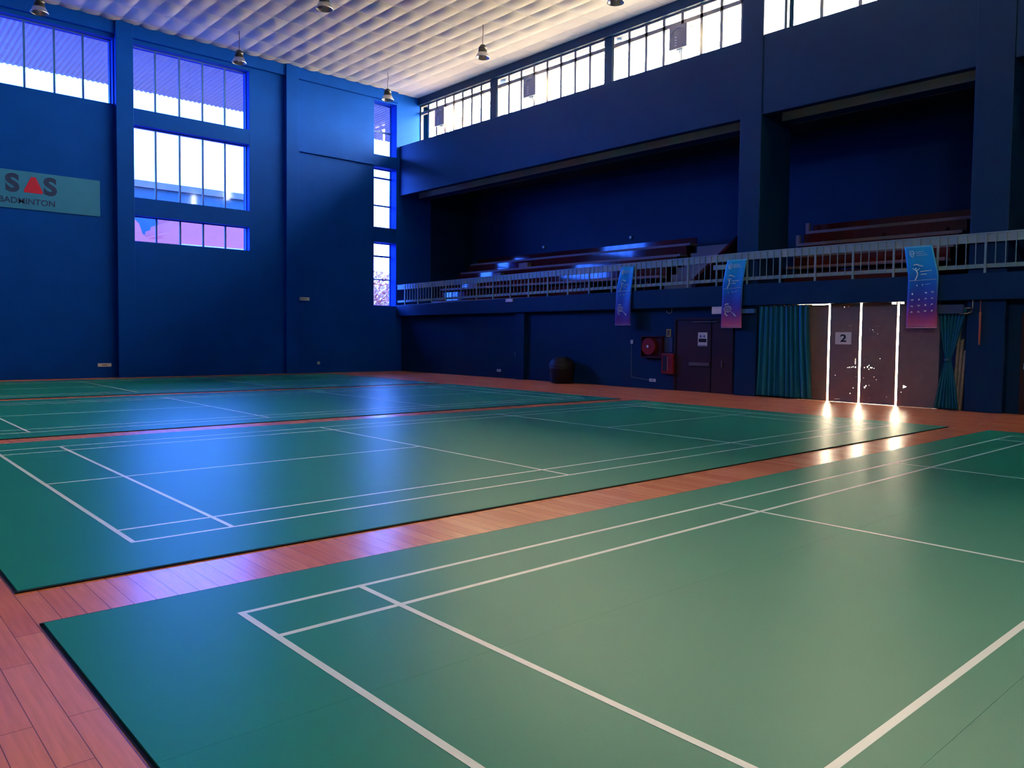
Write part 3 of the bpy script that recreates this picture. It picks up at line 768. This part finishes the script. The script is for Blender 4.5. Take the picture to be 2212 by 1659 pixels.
tag(MB().tube([(-10.95+.1*math.cos(a)-.1, 18.15, 2.5+.09*math.sin(a)) for a in [PI+PI*i/10 for i in range(11)]]+[(-10.95, 18.15, 2.83)], .009, 6).build('conduit_loop', PIPEW, smooth=True), 'small pale pipe loop under the gallery above the brown door', 'pipe')

# dark rounded bin under the gallery
bn = thing('rubbish_bin', 'dark dome-topped bin on the floorboards against the blue wall', 'bin', (-15.45, 17.8, 0))
DARKP = mat('dark_plastic', (.006, .003, .006), .55, .4)
MB().lathe([(.36, .02), (.40, .05), (.44, .5), (.46, .62)], n=28).build('bin_body', DARKP, bn, smooth=True)
MB().lathe([(.47, .61), (.46, .68), (.40, .80), (.26, .90), (.10, .94), (0, .945)], n=28, cap=False).build('dome_lid', DARKP, bn, smooth=True)
MB().box(-.50, -.40, -.1, .1, .72, .80).build('lid_handle', DARKP, bn, bevel=.01)

# pipes beside the second column
tag(MB().tube([(-2.07, 18.095, 2.595), (-2.07, 18.095, 2.32), (-2.07, 18.095, 2.3), (-2.07, 18.095, 1.55)], [.012, .012, .026, .022], 10).build('copper_pipe', COPPER), 'orange-brown vertical pipe hanging down before the wide blue column', 'pipe')
tag(MB().tube([(-2.58, 18.048, 2.42), (-2.56, 18.048, 2.30), (-2.50, 18.048, 2.28), (-2.34, 18.048, 2.28), (-2.24, 18.048, 2.32), (-2.22, 18.048, 2.42), (-2.22, 18.048, 2.595)], .014, 8).build('bent_pipe', PIPEW, smooth=True), 'bent pale pipe under the gallery edge beside the orange-brown pipe', 'pipe')
# folded sheets leaning between curtain and column
for k in range(3):
    a = -2.66+.07*k
    o_ = MB().hexa([(a, 18.19, 0.0), (a+.065, 18.19, .0), (a+.065, 18.29, .0), (a, 18.29, .0), (a+.08, 18.2, 1.9-.25*k), (a+.145, 18.2, 1.95-.25*k), (a+.145, 18.295, 1.95-.25*k), (a+.08, 18.295, 1.9-.25*k)]).build('leaning_sheet', TARP, bevel=.012)
    tag(o_, ('tall grey-brown sheet leaning behind the tied curtain', 'grey-brown sheet leaning between the taller sheet and the column', 'shortest grey-brown sheet leaning right against the wide blue column')[k], 'folded sheet', 'grey-brown sheets leaning by the column')
# frame-edge items
ld = thing('folding_trestle', 'grey metal folding trestle standing by the dark door at the frame edge', 'trestle', (-1.0, 18.05, 0))
MB().tube([(.0, 0, .02), (.55, -.02, 1.45)], .03, 8).build('leg', RAIL, ld); MB().tube([(.95, 0, .02), (.40, -.02, 1.45)], .03, 8).build('leg', RAIL, ld)
MB().tube([(.08, 0, .75), (.12, 0, .30), (.6, 0, .9)], .018, 8).build('brace', RAIL, ld)
MB().box(.02, .95, -.05, .05, 1.42, 1.48).build('top_bar', RAIL, ld)
tag(MB().lathe([(.0, 0), (.09, 0), (.10, .04), (.10, .42), (.05, .5), (.03, .58), (0, .58)], (-1.78, 20.2, 3.3), 16).build('fire_extinguisher', RED), 'dull red extinguisher behind the railing at the frame edge', 'fire extinguisher')
tag(MB().box(-2.0, -1.5, 20.0, 20.4, 2.97, 3.3).build('plinth', DKRED), 'dark low plinth under the dull red extinguisher behind the railing', 'plinth')

# ------------------------------------------------------------------ outside the far windows
cn = MB(); SEG = 8; per = .19; n_y = int(28/per*SEG)
for k in range(n_y+1):
    y = -5+k*per/SEG; z = 12.42+.022*math.sin(2*PI*k/SEG)
    cn.v += [(XW-.62, y, z), (-33.2, y, z-.25), (XW-.62, y, z+.004), (-33.2, y, z-.246)]
for k in range(n_y):
    a = 4*k; cn.f += [(a, a+1, a+5, a+4), (a+2, a+6, a+7, a+3), (a+1, a+3, a+7, a+5)]
struct(cn.build('roof_canopy', mat('corrugated_sheet', (.55, .40, .33), .5, .4), smooth=True))
PINK = mat('pink_render', (.62, .10, .05), .8, .2, vary=.08); SLATE = mat('slate_building', (.035, .07, .06), .8, .2)
ba = thing('building', 'slate blue flat-roofed building seen through the middle far windows', 'building', (-60, 18, -.15))
MB().box(-8, 0, -16, 12, 0, 12.7).build('wall', SLATE, ba); MB().box(-8.2, .3, -16.3, 12.3, 12.7, 13.2).build('roof_parapet', mat('pale_parapet', (.13, .09, .10), .8), ba)
MB().box(.0, .1, 2, 2.6, 8.6, 9.9).build('window', WHITE, ba)
bb = thing('building', 'pink stepped building seen through the lowest far windows', 'building', (-50, 18, -.15))
MB().prism([(-14, 0), (6, 0), (6, 9.9), (-1.1, 9.9), (-1.1, 9.35), (-1.6, 9.3), (-1.65, 9.05), (-1.95, 8.95), (-2.0, 8.7), (-2.25, 8.6), (-2.3, 8.35), (-2.6, 8.2), (-2.65, 7.9), (-2.95, 7.8), (-3.6, 7.78), (-3.9, 8.1), (-4.1, 8.7), (-4.4, 9.0), (-14, 9.2)], 0, -6, 0).build('wall', PINK, bb)
MB().box(0, .3, -1.6, 6, 7.45, 7.62).build('ledge', mat('pale_ledge', (.55, .4, .6), .8), bb)
# tree outside the corner window
tr_ = thing('tree', 'pale leafy tree seen through the bottom of the narrow corner window', 'tree', (-46, 28.9, -.15))
MB().tube([(0, 0, 0), (.1, .1, 2.2), (0, .2, 4.2)], [.22, .16, .08], 8).build('trunk', mat('bark', (.12, .08, .06), .9), tr_)
lf = MB()
for k in range(2600):
    d_ = Vector((random.gauss(0, 1), random.gauss(0, 1), random.gauss(0, 1))).normalized()*random.random()**.4
    c = Vector((d_.x*2.0, d_.y*2.6, 3.9+d_.z*2.6)); s_ = random.uniform(.09, .19)
    n1 = Vector((random.gauss(0, 1), random.gauss(0, 1), random.gauss(0, 1))).normalized(); a = n1.orthogonal().normalized(); b = n1.cross(a)
    lf.quad(c+a*s_, c+b*s_*.6, c-a*s_, c-b*s_*.6)
lf.build('foliage', mat('leaf', (.75, .22, .10), .7), tr_, fix=False)
